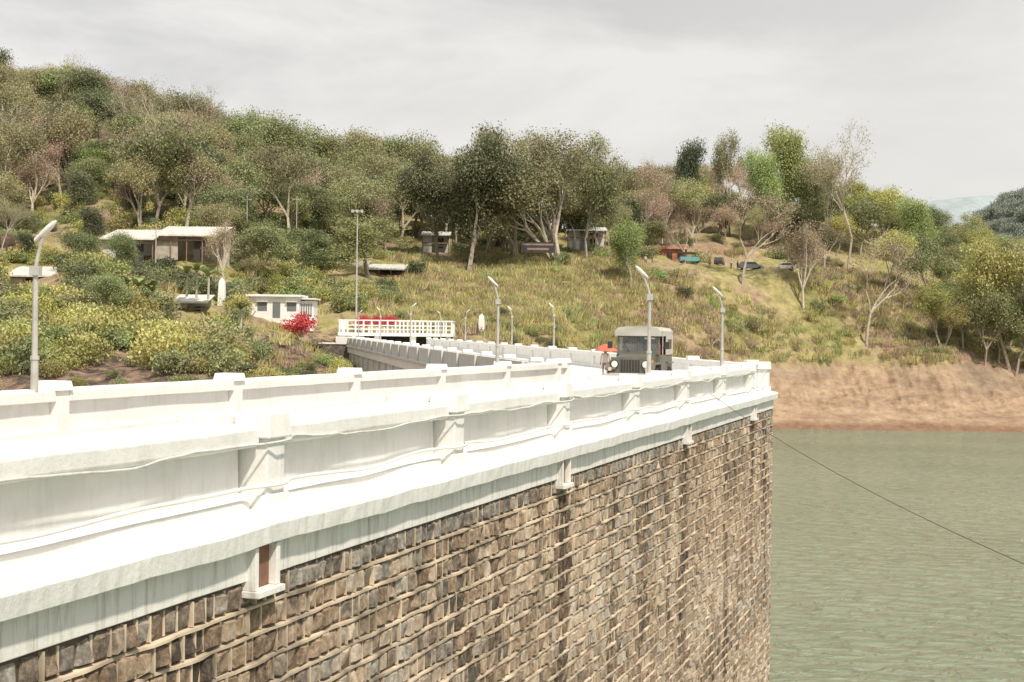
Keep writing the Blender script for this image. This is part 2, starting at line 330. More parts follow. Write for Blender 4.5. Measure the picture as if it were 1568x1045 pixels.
# stone facing
RH=0.28; rows=int((13.5-2.46)/RH)
V=[];Fc=[];Cc=[];Hc=[]
XB=-6.86
def addgrid(y0,y1,z0,z1,col,hue):
    o=len(V); ty=[0,0.13,0.87,1]
    jit=rng.normal(0,1,(4,4,3)); base=0.02+0.045*rng.random(); tilt=rng.normal(0,0.014,2)
    for j,tz in enumerate(ty):
        for i,t in enumerate(ty):
            inner=(0<i<3 and 0<j<3)
            x=XB+(base+ jit[i,j,0]*0.009 + tilt[0]*(t-.5)*2+tilt[1]*(tz-.5)*2 if inner else -0.01)
            if i in(0,3) and j in(0,3): 
                yy=y0+(y1-y0)*(t*0.9+0.05); zz=z0+(z1-z0)*(tz*0.9+0.05)
            else: yy=y0+(y1-y0)*t; zz=z0+(z1-z0)*tz
            V.append((x,yy+jit[i,j,1]*0.009,zz+jit[i,j,2]*0.009)); Cc.append(col); Hc.append(hue)
    for j in range(3):
        for i in range(3):
            a=o+j*4+i; Fc.append((a,a+1,a+5,a+4))
beads=MB()
for r_ in range(rows):
    z1=-2.47-r_*RH; z0=z1-RH
    s=S0+rng.random()*0.2
    zw=lambda q:0.018*mn.noise(Vector((q*0.45,r_*1.0,0)))
    while s<SE-0.1:
        wd=rng.uniform(0.16,0.33); e=min(s+wd,SE-0.02)
        n_=rng.random()
        big=mn.noise(Vector((s*0.25,z0*0.5,2)))
        st=min(abs(s-q) for q in SP); stain=max(0,1-st/0.6)*max(0,1+(z0+2.4)/6)*0.7
        val=0.30+0.44*n_+0.38*big
        vstr=max(0,mn.noise(Vector((s*0.9,z0*0.12,17)))-0.08)*0.8
        val=max(0.02,val*(1-stain)-vstr)
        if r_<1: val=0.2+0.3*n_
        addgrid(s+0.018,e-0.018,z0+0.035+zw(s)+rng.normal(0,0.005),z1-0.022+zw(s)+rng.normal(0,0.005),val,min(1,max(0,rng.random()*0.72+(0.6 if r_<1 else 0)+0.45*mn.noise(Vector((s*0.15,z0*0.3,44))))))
        if rng.random()<0.85: beads.box(XB-0.01,XB+rng.uniform(0.005,0.05),e-0.015,e+0.013,z0+0.03,z1-0.02)
        s=e
    yy=list(np.arange(S0,SE,0.2))+[SE-0.01]
    vs=[];fs=[]
    for q,y_ in enumerate(yy):
        w_=zw(y_)+0.008*mn.noise(Vector((y_*2.5,r_,33))); t_=0.020+0.011*mn.noise(Vector((y_*3,r_,3))); d_=max(0.003,0.050+0.06*mn.noise(Vector((y_*1.7,r_*3,9))))
        for (xx,zz) in ((XB-0.01,z0+t_+w_),(XB+d_,z0+t_*0.7+w_),(XB+d_,z0-t_*0.7+w_),(XB-0.01,z0-t_+w_)): vs.append((xx,y_,zz))
    for q in range(len(yy)-1):
        for i in range(3): a=q*4+i; fs.append((a,a+1,a+5,a+4))
    beads.add(vs,fs)
me=bpy.data.meshes.new('stones'); me.from_pydata(V,[],Fc)
at=me.attributes.new('Col','FLOAT','POINT'); at.data.foreach_set('value',Cc)
at=me.attributes.new('Hue','FLOAT','POINT'); at.data.foreach_set('value',Hc)
so_=bpy.data.objects.new('stone_facing',me); C.objects.link(so_); so_.parent=seg1
m,nt,b=mat('masonry_stone'); me.materials.append(m)
at=N(nt,'ShaderNodeAttribute'); at.attribute_name='Col'; ah=N(nt,'ShaderNodeAttribute'); ah.attribute_name='Hue'
tc=N(nt,'ShaderNodeTexCoord'); no=N(nt,'ShaderNodeTexNoise',Scale=8,Detail=8,Roughness=0.75); nt.links.new(tc.outputs['Object'],no.inputs['Vector'])
mm=N(nt,'ShaderNodeMath',operation='MULTIPLY_ADD'); mm.inputs[1].default_value=1.9; mm.inputs[2].default_value=-0.95; nt.links.new(no.outputs['Fac'],mm.inputs[0])
ma=N(nt,'ShaderNodeMath',operation='ADD'); nt.links.new(mm.outputs[0],ma.inputs[0]); nt.links.new(at.outputs['Fac'],ma.inputs[1])
r=ramp(nt,[(0.0,(0.07,0.05,0.037)),(0.3,(0.26,0.18,0.12)),(0.55,(0.455,0.335,0.23)),(0.9,(0.68,0.57,0.44))]); nt.links.new(ma.outputs[0],r.inputs[0])
rg2=ramp(nt,[(0.0,(0.07,0.062,0.055)),(0.3,(0.22,0.195,0.165)),(0.55,(0.40,0.36,0.31)),(0.9,(0.64,0.59,0.52))]); nt.links.new(ma.outputs[0],rg2.inputs[0])
sh=ramp(nt,[(0.35,0.0),(0.9,1.0)]); nt.links.new(ah.outputs['Fac'],sh.inputs[0])
nt.links.new(mixc(nt,sh.outputs[0],r.outputs[0],rg2.outputs[0]),b.inputs['Base Color'])
b.inputs['Roughness'].default_value=0.9
bp=N(nt,'ShaderNodeBump',Strength=0.9,Distance=0.05); nt.links.new(no.outputs['Fac'],bp.inputs['Height']); nt.links.new(bp.outputs[0],b.inputs['Normal'])
M_mortar=simple('mortar',(0.49,0.40,0.295),0.95,var=0.6,scale=1.8,bump=0.8)
beads.build('mortar_joints',[M_mortar],seg1)
mb=MB(); mb.box(-6.88,XB,S0,SE-0.01,-13.5,-2.46); mb.build('mortar_bed_shaded',[simple('mortar_bed_shaded',(0.12,0.085,0.06),0.95,var=0.4,scale=3)],seg1)  # shade of the gaps between stones put into this dark colour
# second section
PH=math.atan(0.182)
seg2=empty('far_section',(1.37,48,E),PH,dam); seg2.rotation_euler=(math.radians(0.25),0,PH)
L2=100.0; WD=7.7
P2=[2.8+5.5*k for k in range(0,18)]
mb=MB()
mb.box(-0.25,WD-0.1,2.5,L2,-14,-2.46,1)
mb.extr([(-0.45,-2.46),(WD+0.1,-2.46),(WD+0.1,-1.756),(-0.45,-1.756)],list(np.arange(0.6,L2,2))+[L2],0,0.01,5)
for p in P2: mb.box(-0.42,-0.25,p-0.2,p+0.2,-7,-2.46,1)
mb.build('far_deck',[M_white,M_grey],seg2)
mb=MB(); parapet(mb,0,1,P2); parapet(mb,WD-0.15,1,[1.4]+P2[1:]); mb.build('far_parapets',[M_white],seg2,0.02)
mb=MB()
mb.box(-0.43,-0.2,0.5,L2,-2.45,-0.98,0)
mb.box(-0.6,-0.43,0.5,L2,-1.9,-1.75,0)
for p in P2: mb.box(-0.55,-0.43,p-0.15,p+0.15,-1.745,-0.95,0)
mb.build('far_outer_panel',[M_grey],seg2,0.02)

# ---------------------------------------------------------------- street lamps
def street_lamp(loc,h,lean,dirx,parent=None):
    e=empty('street_lamp',loc)
    mb=MB()
    mb.tube((0,0,0),(0,0,0.5),0.06,0.056,10,0); mb.tube((0,0,0.5),(0,0,h*0.78),0.046,0.038,10,0)
    mb.tube((0,0,0.48),(0,0,0.54),0.07,0.066,10,0)
    tx=dirx*lean
    mb.path([(0,0,h*0.78),(tx*0.25,0,h*0.84),(tx*0.75,0,h*0.93),(tx,0,h*0.965)],[0.03,0.028,0.026,0.026],8,0)
    mb.box(-0.075,0.075,-0.075,0.075,h*0.73,h*0.79,0)
    mb.build('pole',[M_pole],e)
    mb=MB()
    prof=[(0,0.035,0.03),(0.12,0.065,0.045),(0.3,0.09,0.065),(0.45,0.075,0.05),(0.52,0.03,0.02)]
    vs=[];n=10;fs=[]
    for (t,wy,wz) in prof:
        for i in range(n):
            a=2*math.pi*i/n; vs.append((tx-dirx*0.12+dirx*t*0.62, math.cos(a)*wy, h*0.95+t*0.55+math.sin(a)*wz))
    for j in range(len(prof)-1):
        for i in range(n): fs.append((j*n+i,j*n+(i+1)%n,(j+1)*n+(i+1)%n,(j+1)*n+i))
    fs.append(tuple(range(n))); fs.append(tuple(range((len(prof)-1)*n,len(prof)*n)))
    mb.add(vs,fs,0); mb.build('lamp_head',[M_lampw],e,smooth=True)
    return e
street_lamp(DW(-13.55,18.15,-0.95),2.4,0.1,1)
street_lamp(DW(-13.7,40.3,-0.85),2.4,0.12,-1)
street_lamp(DW(-7.7,34.2,-0.9),2.45,0.16,-1)
street_lamp(DW(-7.7,44.6,-0.9),2.3,0.12,-1)
c2,s2=math.cos(PH),math.sin(PH)
def DW2(x,y,z): return Vector((1.37+x*c2-y*s2,48+x*s2+y*c2,E+z+y*0.00436))
for x,y,dx in ((0,44,1),(WD,50,-1),(WD,36,-1),(0,66,-1),(WD,72,1),(WD,88,-1),(0,90,1)):
    street_lamp(DW2(x,y,-0.9),2.5,0.15,dx)

# ---------------------------------------------------------------- vegetation prototypes
def leafmat(name,dark,light,trans=0.18,hv=0.022,vv=0.28):
    m,nt,b=mat(name)
    at=N(nt,'ShaderNodeAttribute'); at.attribute_name='Col'
    r=ramp(nt,[(0.0,dark),(1.0,light)]); nt.links.new(at.outputs['Fac'],r.inputs[0])
    oi=N(nt,'ShaderNodeObjectInfo'); hs=N(nt,'ShaderNodeHueSaturation'); nt.links.new(r.outputs[0],hs.inputs['Color'])
    m1=N(nt,'ShaderNodeMapRange'); m1.inputs['To Min'].default_value=0.495-hv; m1.inputs['To Max'].default_value=0.495+hv; nt.links.new(oi.outputs['Random'],m1.inputs['Value']); nt.links.new(m1.outputs[0],hs.inputs['Hue'])
    ml=N(nt,'ShaderNodeMath',operation='MULTIPLY'); ml.inputs[1].default_value=7.31; nt.links.new(oi.outputs['Random'],ml.inputs[0])
    fr=N(nt,'ShaderNodeMath',operation='FRACT'); nt.links.new(ml.outputs[0],fr.inputs[0])
    m2=N(nt,'ShaderNodeMapRange'); m2.inputs['To Min'].default_value=1-vv; m2.inputs['To Max'].default_value=1+vv; nt.links.new(fr.outputs[0],m2.inputs['Value']); nt.links.new(m2.outputs[0],hs.inputs['Value'])
    nt.links.new(hs.outputs[0],b.inputs['Base Color']); b.inputs['Roughness'].default_value=0.6
    tr=N(nt,'ShaderNodeBsdfTranslucent'); nt.links.new(hs.outputs[0],tr.inputs['Color'])
    mx=nt.nodes.new('ShaderNodeMixShader'); mx.inputs[0].default_value=trans
    nt.links.new(b.outputs[0],mx.inputs[1]); nt.links.new(tr.outputs[0],mx.inputs[2]); nt.links.new(mx.outputs[0],nt.nodes['Material Output'].inputs[0])
    return m
M_bark=simple('bark_grey',(0.36,0.30,0.24),0.9,var=0.3)
M_barkp=simple('bark_pale',(0.50,0.43,0.35),0.9,var=0.25)
L_green=leafmat('leaf_green',(0.15,0.175,0.08),(0.38,0.42,0.19))  # leaf tones from here on lightened to stand in for aerial haze
L_bright=leafmat('leaf_bright',(0.20,0.26,0.09),(0.43,0.50,0.20))
L_dark=leafmat('leaf_dark',(0.085,0.10,0.055),(0.235,0.26,0.14))
L_olive=leafmat('leaf_olive',(0.23,0.225,0.11),(0.48,0.46,0.24))
L_dry=leafmat('leaf_dry',(0.33,0.25,0.17),(0.56,0.44,0.32))
L_yel=leafmat('leaf_yellow',(0.31,0.31,0.09),(0.58,0.55,0.21))
L_haze=leafmat('leaf_distant_hazed',(0.22,0.26,0.22),(0.38,0.42,0.35),hv=0.01,vv=0.12)  # paler leaf copy, distance haze mixed into its colour
L_red=leafmat('leaf_red',(0.5,0.04,0.04),(0.75,0.13,0.12),hv=0.0,vv=0.05)
L_grass=leafmat('grass_blade',(0.38,0.35,0.14),(0.62,0.55,0.28),hv=0.015)
def leaves(centers,spread,n,size,R,elong=0.6):
    k=len(centers); idx=R.integers(0,k,n); cb=R.random(k)
    c=centers[idx]+np.clip(R.normal(0,1,(n,3)),-2,2)*spread*np.array([1,1,0.7])
    a=R.normal(0,1,(n,3)); a/=np.linalg.norm(a,axis=1)[:,None]
    b=R.normal(0,1,(n,3)); b[:,2]*=0.6; b-= (b*a).sum(1)[:,None]*a; b/=np.linalg.norm(b,axis=1)[:,None]
    s=size*R.uniform(0.6,1.4,n)[:,None]
    v=np.stack([c+a*s,c+b*s*elong,c-a*s,c-b*s*elong],1).reshape(-1,3)
    col=np.clip(0.6*cb[idx]+0.4*R.random(n),0,1)
    return v,np.repeat(col,4)
def finish(name,mb,lv,lc,mats,lmi=1):
    nb=len(mb.v); v=mb.v+[tuple(p) for p in lv]; nf=len(lv)//4
    f=mb.f+[(nb+4*i,nb+4*i+1,nb+4*i+2,nb+4*i+3) for i in range(nf)]
    me=bpy.data.meshes.new(name); me.from_pydata(v,[],f)
    me.polygons.foreach_set('material_index',mb.m+[lmi]*nf)
    for m_ in mats: me.materials.append(m_)
    at=me.attributes.new('Col','FLOAT','POINT'); at.data.foreach_set('value',[0.5]*nb+list(map(float,lc)))
    return me
def tree(name,seed,lm,H=10,R_=4,trunk=0.25,depth=4,kids=(2,4),spread=0.5,nl=5000,ls=0.17,cl=0.45,bark=None,tr=0.22,upb=0.35,stems=1,low=1):
    R=np.random.default_rng(seed); segs=[];tips=[]
    def grow(p,d,L,r,dep):
        n=2; q=p
        for i in range(n):
            d2=(d+Vector(R.normal(0,0.12,3))).normalized(); q2=q+d2*L/n
            segs.append((q,q2,r*(1-0.18*i),r*(1-0.18*(i+1)))); q=q2; d=d2
            if dep<=low: tips.append(q)
        if dep==0: return
        k=int(R.integers(kids[0],kids[1]+1))
        for i in range(k):
            ax=Vector(R.normal(0,1,3)); ax=(ax-ax.dot(d)*d).normalized()
            nd=(d*math.cos(spread)+ax*math.sin(spread*R.uniform(0.8,1.5))+Vector((0,0,upb*0.4))).normalized()
            grow(q,nd,L*R.uniform(0.62,0.88),r*0.6,dep-1)
    for st in range(stems):
        d0=Vector((R.normal(0,0.08 if stems==1 else 0.45),R.normal(0,0.08 if stems==1 else 0.45),1)).normalized()
        grow(Vector((R.normal(0,0.1),R.normal(0,0.1),-0.3)),d0,trunk*10,tr,depth)
    T=np.array([tuple(t) for t in tips]); mz=T[:,2].max(); rad=np.percentile(np.linalg.norm(T[:,:2],axis=1),95)
    sz=(H-cl)/mz; sr=(R_-cl*0.7)/rad
    S=lambda p:(p[0]*sr,p[1]*sr,p[2]*sz)
    mb=MB()
    for p,q,r0,r1 in segs:
        if r1<0.012: r0=max(r0,0.014); r1=0.012
        mb.tube(S(p),S(q),r0,r1,5 if r0>0.08 else 3,0,cap=False)
    T=T*np.array([sr,sr,sz])
    lv,lc=leaves(T,cl,nl,ls,R)
    return finish(name,mb,lv,lc,[bark or M_bark,lm])
def shrub(name,seed,lm,H=1.6,R_=1.3,nl=1500,ls=0.08,twig=20):
    R=np.random.default_rng(seed); n=26
    a=R.uniform(0,2*math.pi,n); rr=R_*np.sqrt(R.random(n))*0.8; z=H*(0.2+0.7*R.random(n)*(1-0.4*(rr/R_)))
    T=np.stack([rr*np.cos(a),rr*np.sin(a),z],1); mb=MB()
    for i in range(min(twig,n)): mb.tube((T[i][0]*0.2,T[i][1]*0.2,-0.1),tuple(T[i]*1.12),0.02,0.008,3,0,False)
    lv,lc=leaves(T,0.26,nl,ls,R); return finish(name,mb,lv,lc,[M_bark,lm])
def grass(name,seed,lm,n=80,H=0.7,R_=0.8,wd=0.035):
    R=np.random.default_rng(seed); v=[];c=[]
    for i in range(n):
        a=R.uniform(0,6.28); r=R_*math.sqrt(R.random()); x,y=r*math.cos(a),r*math.sin(a); h=H*R.uniform(0.5,1.2)
        dx,dy=R.normal(0,0.3*H,2); t=R.uniform(0,3.14); wx,wy=wd*math.cos(t),wd*math.sin(t)
        v+=[(x-wx,y-wy,-0.05),(x+wx,y+wy,-0.05),(x+dx*0.7+wx*.6,y+dy*0.7+wy*.6,h*0.8),(x+dx,y+dy,h)]; cc_=R.random(); c+=[cc_]*4
    return finish(name,MB(),v,c,[M_bark,lm])
P={}
P['g1']=tree('tree_green',1,L_green,nl=13000,R_=4.7,ls=0.11,cl=0.66,low=3,trunk=0.18)
P['g1b']=tree('tree_green_b',14,L_green,nl=13000,R_=4.9,ls=0.11,cl=0.62,low=3,kids=(3,4),trunk=0.17)
P['g2']=tree('tree_bright',2,L_bright,nl=13000,R_=4.4,ls=0.11,cl=0.7,low=2,kids=(3,4),trunk=0.18)
P['d1']=tree('tree_dark',3,L_dark,nl=15000,R_=4.9,ls=0.115,cl=0.7,low=3,trunk=0.17)
P['o1']=tree('tree_olive',4,L_olive,nl=10000,R_=4.9,ls=0.095,cl=0.55,bark=M_barkp,low=2,trunk=0.2)
P['o2']=tree('tree_olive_b',5,L_olive,nl=8000,R_=4.2,H=11,ls=0.095,cl=0.5,bark=M_barkp,low=2)
P['y1']=tree('tree_yellow',6,L_yel,nl=10000,R_=4.5,ls=0.105,cl=0.6,low=2,trunk=0.18)
P['b1']=tree('tree_dry',7,L_dry,nl=2800,R_=4.5,ls=0.07,cl=0.45,depth=5,kids=(2,3),bark=M_barkp,tr=0.17)
P['b2']=tree('tree_dry_b',8,L_dry,nl=5500,R_=4.2,ls=0.08,cl=0.55,depth=4,kids=(3,4),bark=M_barkp,low=2)
P['bare']=tree('tree_bare',9,L_olive,nl=4200,R_=4.8,H=12,ls=0.06,cl=0.32,depth=5,kids=(3,3),bark=M_barkp,spread=0.5,tr=0.17)
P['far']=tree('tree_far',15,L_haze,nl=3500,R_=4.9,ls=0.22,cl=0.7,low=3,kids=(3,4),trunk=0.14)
P['s1']=shrub('shrub_g',21,L_green); P['s2']=shrub('shrub_b',22,L_bright,H=1.3); P['s3']=shrub('shrub_o',23,L_olive,nl=1100)
P['s4']=shrub('shrub_d',24,L_dry,nl=800,ls=0.07); P['s5']=shrub('shrub_k',25,L_dark,nl=1700); P['s6']=shrub('shrub_y',26,L_yel,nl=1300)
P['gr1']=grass('grass_a',31,L_grass); P['gr2']=grass('grass_b',32,L_yel,n=70,H=0.5); P['gr3']=grass('grass_c',33,L_dry,n=70,H=0.6); P['gr4']=grass('grass_d',34,L_bright,n=70,H=0.6)
def inst(key,loc,sc_,parent=None,name=None,sz=1.0,rz=None):
    o=bpy.data.objects.new(name or key,P[key]); C.objects.link(o); o.location=loc
    o.rotation_euler=(0,0,random.uniform(0,6.28) if rz is None else rz); o.scale=(sc_,sc_,sc_*sz)
    if parent: o.parent=parent
    return o
forest=empty('hillside_trees'); under=empty('undergrowth_shrubs'); grs=empty('hillside_grass'); dfor=empty('distant_trees')
EX=[(375,486,150,492),(328,350,150,478),(262,318,142,484),(165,335,160,372),(4,92,152,432),(498,622,198,424),(512,700,150,515),(985,1220,235,408),(990,1055,243,396),(728,745,160,512),(795,850,220,392),(425,490,140,512),(640,690,226,385)]
EXN=[(375,486,147,162),(262,318,138,148),(150,338,156,170),(0,95,148,160),(498,622,194,210),(505,700,140,156),(980,1225,226,245),(640,690,222,236)]
def blocked(px,Z,z,h):
    yt=hor(px)-(z+h-E)*F/Z; mrg=h*0.35/Z*F
    for a,b_,Zb,yb in EX:
        if a-mrg<px<b_+mrg and Z<Zb and yt<yb: return True
    for a,b_,z0,z1 in EXN:
        if a-mrg<px<b_+mrg and z0-1<Z<z1+1: return True
    return False
R=random.Random(5); cnt=[0,0,0]
for i in range(6500):
    px=R.uniform(-160,1720); Z=R.uniform(92,320)
    if R.random()>Z/320: continue
    X=U(px)*Z; z=gz(X,Z)
    if z<9.5: continue
    y=hor(px)-(z-E)*F/Z
    p=0;
    nz=mn.noise(Vector((X*0.035,Z*0.035,3)))
    if y<398: p=0.30
    if px<520 and 398<=y<500: p=0.10
    if 1000<=px<1440 and 408<y<550: p=0.04
    if px>=1440 and y<570: p=0.5
    if 600<px<1000 and y>392: p=0.0
    if p==0 or R.random()>p: continue
    h=R.uniform(6,14) if Z>175 else R.uniform(3.5,7.5)
    if 1050<px<1440: h*=0.8
    if px>1440: h=R.uniform(5,10)
    if blocked(px,Z,z,h): continue
    if px<360: ks=['g1','o1','o2','b2','b2','g1b','d1','o1','bare','d1'] if nz>-0.1 else ['b1','b2','o1','o2','b2','g1']
    elif px<640: ks=['g1','o1','g1b','o2','o1','d1','b2','g1']
    elif px<960: ks=['d1','g1','o1','o1','g1b','d1','o2']
    elif px<1260: ks=['g1','g2','o1','b2','d1','g1b','g2','y1'] if nz>0 else ['b1','b2','o2','g1','b2','o1']
    elif px<1440: ks=['g2','y1','b1','o2','o1','g1','y1','g1b']
    else: ks=['g1','y1','o1','g2','o2','y1','y1','g1b']
    inst(R.choice(ks),(X,Z,z-0.2),h/10,forest,sz=R.uniform(0.75,1.15)); cnt[0]+=1
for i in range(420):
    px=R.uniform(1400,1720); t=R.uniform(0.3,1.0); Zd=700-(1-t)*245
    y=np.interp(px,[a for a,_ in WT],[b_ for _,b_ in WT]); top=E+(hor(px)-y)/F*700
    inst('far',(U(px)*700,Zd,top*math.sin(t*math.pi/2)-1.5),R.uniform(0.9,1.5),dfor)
for i in range(8000):
    px=R.uniform(-140,1640); Z=R.uniform(84,255)
    X=U(px)*Z; z=gz(X,Z)
    if z<8.6: continue
    y=hor(px)-(z-E)*F/Z
    if y>600: continue
    nz=mn.noise(Vector((X*0.05,Z*0.05,9)))
    p=0.4
    if px<560: p=0.75 if y>400 else 0.25
    elif 600<px<1000 and y>395: p=0.03+max(0,nz-0.1)*0.6
    elif px>1000 and y>410: p=0.27+nz*0.5
    if px<520 and y>535: p=0.22 if mn.noise(Vector((X*0.12,Z*0.12,4)))<0.1 else 0.8
    if px>560 and y<390: p=0.25
    if R.random()>p: continue
    s=R.uniform(0.6,1.5) if px<560 else R.uniform(0.5,1.3)
    if z<10.2: s*=0.6
    if blocked(px,Z,z,s*1.5): continue
    if px<560: ks=['s1','s2','s3','s5','s1','s5','s6'] if nz>-0.1 else ['s6','s3','s2','s6','s6','s1']
    elif px<1000: ks=['s1','s2','s5','s6','s2','s1']
    else: ks=['s4','s3','s4','s6','s1','s3'] if nz<0.1 else ['s1','s2','s6','s5','s3']
    inst(R.choice(ks),(X,Z,z-0.1),s,under,sz=R.uniform(0.8,1.3)); cnt[1]+=1
for i in range(13000):
    px=R.uniform(-60,1620) if i%4==0 else R.uniform(580,1460); Z=R.uniform(120,250)
    X=U(px)*Z; z=gz(X,Z)
    if z<9.3: continue
    y=hor(px)-(z-E)*F/Z
    if y<385 or y>590: continue
    nz=mn.noise(Vector((X*0.04,Z*0.06,19)))
    if nz>0.0 and R.random()<0.35: continue
    if blocked(px,Z,z,0.7): continue
    if px<1000: ks=['gr1','gr2','gr1','gr4'] if nz>0.05 else ['gr1','gr1','gr3','gr2']
    else: ks=['gr3','gr1','gr1','gr3'] if nz<0.15 else ['gr1','gr4','gr2']
    inst(R.choice(ks),(X,Z,z-0.05),R.uniform(0.8,1.7),grs); cnt[2]+=1
print('veg',cnt)
def place(key,px,ybase,ytop,Z,name,wpx=None,rz=None):
    X=U(px)*Z; z=gz(X,Z)-0.3
    H0={'bare':12,'o2':11}.get(key,10)
    top=E+(hor(px)-ytop)/F*Z; h=max(3,top-z); s=h/H0
    o=inst(key,(X,Z,z),s,None,name,rz=rz)
    if wpx:
        sw=(wpx/F*Z)/2/4.1; o.scale=(sw,sw,s)
    return o
P['big_dark']=tree('tree_big_dark',41,L_dark,nl=36000,R_=4.1,ls=0.085,cl=0.6,depth=5,kids=(2,3),low=4,trunk=0.12)
P['big_spread']=tree('tree_big_spread',42,L_olive,nl=26000,R_=4.1,ls=0.075,cl=0.45,depth=5,kids=(2,3),stems=4,trunk=0.14,bark=M_barkp,spread=0.5,tr=0.2,low=2)
P['umbrella']=tree('tree_umbrella',43,L_green,nl=19000,R_=4.1,ls=0.08,cl=0.42,depth=4,kids=(3,4),spread=0.75,upb=0.1,low=2,trunk=0.18)
P['round']=tree('tree_round',46,L_bright,nl=24000,R_=4.1,ls=0.085,cl=0.6,depth=4,kids=(3,4),low=3,trunk=0.14)
place('big_dark',712,405,190,212,'dark_mango_tree',165)
place('big_dark',672,400,222,222,'dark_mango_tree',120)
place('big_dark',745,400,225,226,'dark_mango_tree',110)
place('big_spread',855,400,192,216,'spreading_fig_tree',215)
place('big_spread',790,400,212,222,'spreading_fig_tree',150)
place('g1',895,400,240,226,'ridge_tree',100)
place('round',1185,310,186,262,'round_green_tree',110)
place('round',1150,330,222,255,'round_green_tree',85)
place('bare',1300,320,182,250,'sparse_tall_tree',125)
place('bare',1262,320,212,252,'sparse_tall_tree',90)
place('d1',1078,310,212,262,'dark_green_tree',70)
place('o2',1115,330,195,265,'bamboo_clump_tree',65)
place('g1',1225,330,240,258,'round_green_tree',80)
place('round',965,400,332,212,'slope_tree',85)
place('b1',1135,430,285,228,'dry_slope_tree',140)
place('b2',1232,470,330,226,'dry_slope_tree',110)
place('b1',1325,500,350,224,'dry_slope_tree',140)
place('umbrella',565,400,325,190,'umbrella_tree',180)
place('umbrella',470,400,345,186,'umbrella_tree',140)
place('umbrella',375,400,330,182,'umbrella_tree',130)
place('round',1385,400,298,262,'green_ridge_tree',95)
place('y1',1345,360,280,268,'yellow_ridge_tree',90)
place('g1b',1320,360,300,264,'green_ridge_tree',90)
place('y1',1545,540,365,226,'yellow_bank_tree',120)
place('y1',1480,540,400,236,'yellow_bank_tree',95)
place('g1',1415,470,355,246,'green_bank_tree',90)
place('g1b',1510,540,430,224,'green_bank_tree',90)
place('d1',1555,545,450,224,'green_bank_tree',90)
place('o1',1590,540,350,226,'olive_bank_tree',120)
for px,yt,w_,k_ in ((1450,365,70,'g1'),(1500,375,70,'o1'),(1545,378,70,'g1b'),(1585,365,80,'y1')): place(k_,px,400,yt,300,'ridge_tree',w_)
for px,yt,w_,k_,Z in ((175,352,60,'g1',148),(120,350,80,'g1b',155),(345,330,70,'b2',158),(395,340,90,'g1',172)): place(k_,px,400,yt,Z,'hillside_tree',w_)
for px,yt,w_,k_ in ((20,95,100,'o1'),(80,100,100,'g1'),(140,108,110,'b1'),(190,135,80,'b2'),(255,150,100,'bare'),(310,160,100,'g1b'),(365,178,110,'o1'),(420,185,90,'g1'),(470,190,100,'g1b'),(520,195,110,'o1'),(570,235,80,'b2'),(610,205,80,'g1'),(740,185,80,'o1'),(800,192,90,'o1'),(905,198,90,'o2'),(960,245,80,'o1'),(1020,245,60,'b2'),(640,200,90,'g1b')):
    place(k_,px,300,yt,276,'skyline_tree',w_)
place('g1',150,300,215,225,'bright_hill_tree',90); place('g2',130,300,222,215,'bright_hill_tree',100)
P['red']=shrub('bougainvillea',51,L_red,H=1.6,R_=1.3,nl=1600,ls=0.085)
o=inst('red',W(460,512,139)+Vector((0,0,-0.1)),1.25,None,'bougainvillea_bush'); o.scale=(1.35,1.25,1.4)
def banana(px,yb,Z,h,seed):
    R=np.random.default_rng(seed); e=empty('banana_plant',W(px,yb,Z)); mb=MB(); mb.tube((0,0,-0.5),(0.05,0,h*0.5),0.13,0.09,8,0)
    lv=[];c=[]
    for i in range(9):
        a=i*2.4+R.random(); L=h*R.uniform(0.45,0.65); w_=0.28; el=R.uniform(0.7,1.3); n=6
        pts=[]
        for t in np.linspace(0,1,n):
            r_=L*t*math.cos(el*(1-0.9*t)) ; z_=h*0.5+L*(math.sin(el)*t-0.55*t*t)
            wd=w_*math.sin(math.pi*min(0.97,0.1+0.85*t)); pts.append((r_,z_,wd))
        for k in range(n-1):
            r0,z0,w0=pts[k]; r1,z1,w1=pts[k+1]; ca,sa=math.cos(a),math.sin(a)
            lv+=[(r0*ca-w0*sa,r0*sa+w0*ca,z0),(r1*ca-w1*sa,r1*sa+w1*ca,z1),(r1*ca+w1*sa,r1*sa-w1*ca,z1),(r0*ca+w0*sa,r0*sa-w0*ca,z0)]; c+=[R.random()]*4
    me=finish('leaves',mb,lv,c,[M_barkp,L_bright]); o=bpy.data.objects.new('stem_and_leaves',me); C.objects.link(o); o.parent=e
for i,(px,yb,Z,h) in enumerate(((210,474,122,4.0),(232,478,122,3.6),(192,468,124,3.8),(300,448,138,4.0),(318,450,138,3.5),(285,446,139,3.5),(245,498,118,3.0),(440,466,165,3),(368,498,122,2.8))): banana(px,yb,Z,h,i)

# ---------------------------------------------------------------- buildings
e=empty('white_office_building',W(430,492,150)); mb=MB()
mb.box(-3.4,1.9,0,4,-1,2.6,0); mb.box(-3.7,2.2,-0.5,4.4,2.6,2.82,0); mb.box(1.902,3.3,0.8,4,-1,2.2,0); mb.box(1.9,3.6,0.3,4.2,2.35,2.5,0)
mb.box(-3.4,1.9,-0.03,-0.001,-1,0.35,2)
for x in (-2.5,0.6): mb.box(x,x+1.0,-0.04,0.0-0.002,1.1,2.0,1)
mb.box(-0.9,-0.1,-0.04,-0.002,0.36,2.0,1); 
for i in range(5): mb.box(2.0+i*0.25,2.1+i*0.25,0.72,0.8-0.002,0.6,1.9,1)
mb.box(-2.6,-1.4,-0.35,-0.04,2.05,2.12,0); mb.box(0.5,1.7,-0.35,-0.04,2.05,2.12,0)
mb.build('walls_roof_windows',[M_white,simple('louvre_window',(0.16,0.17,0.17)),M_band],e,0.02)
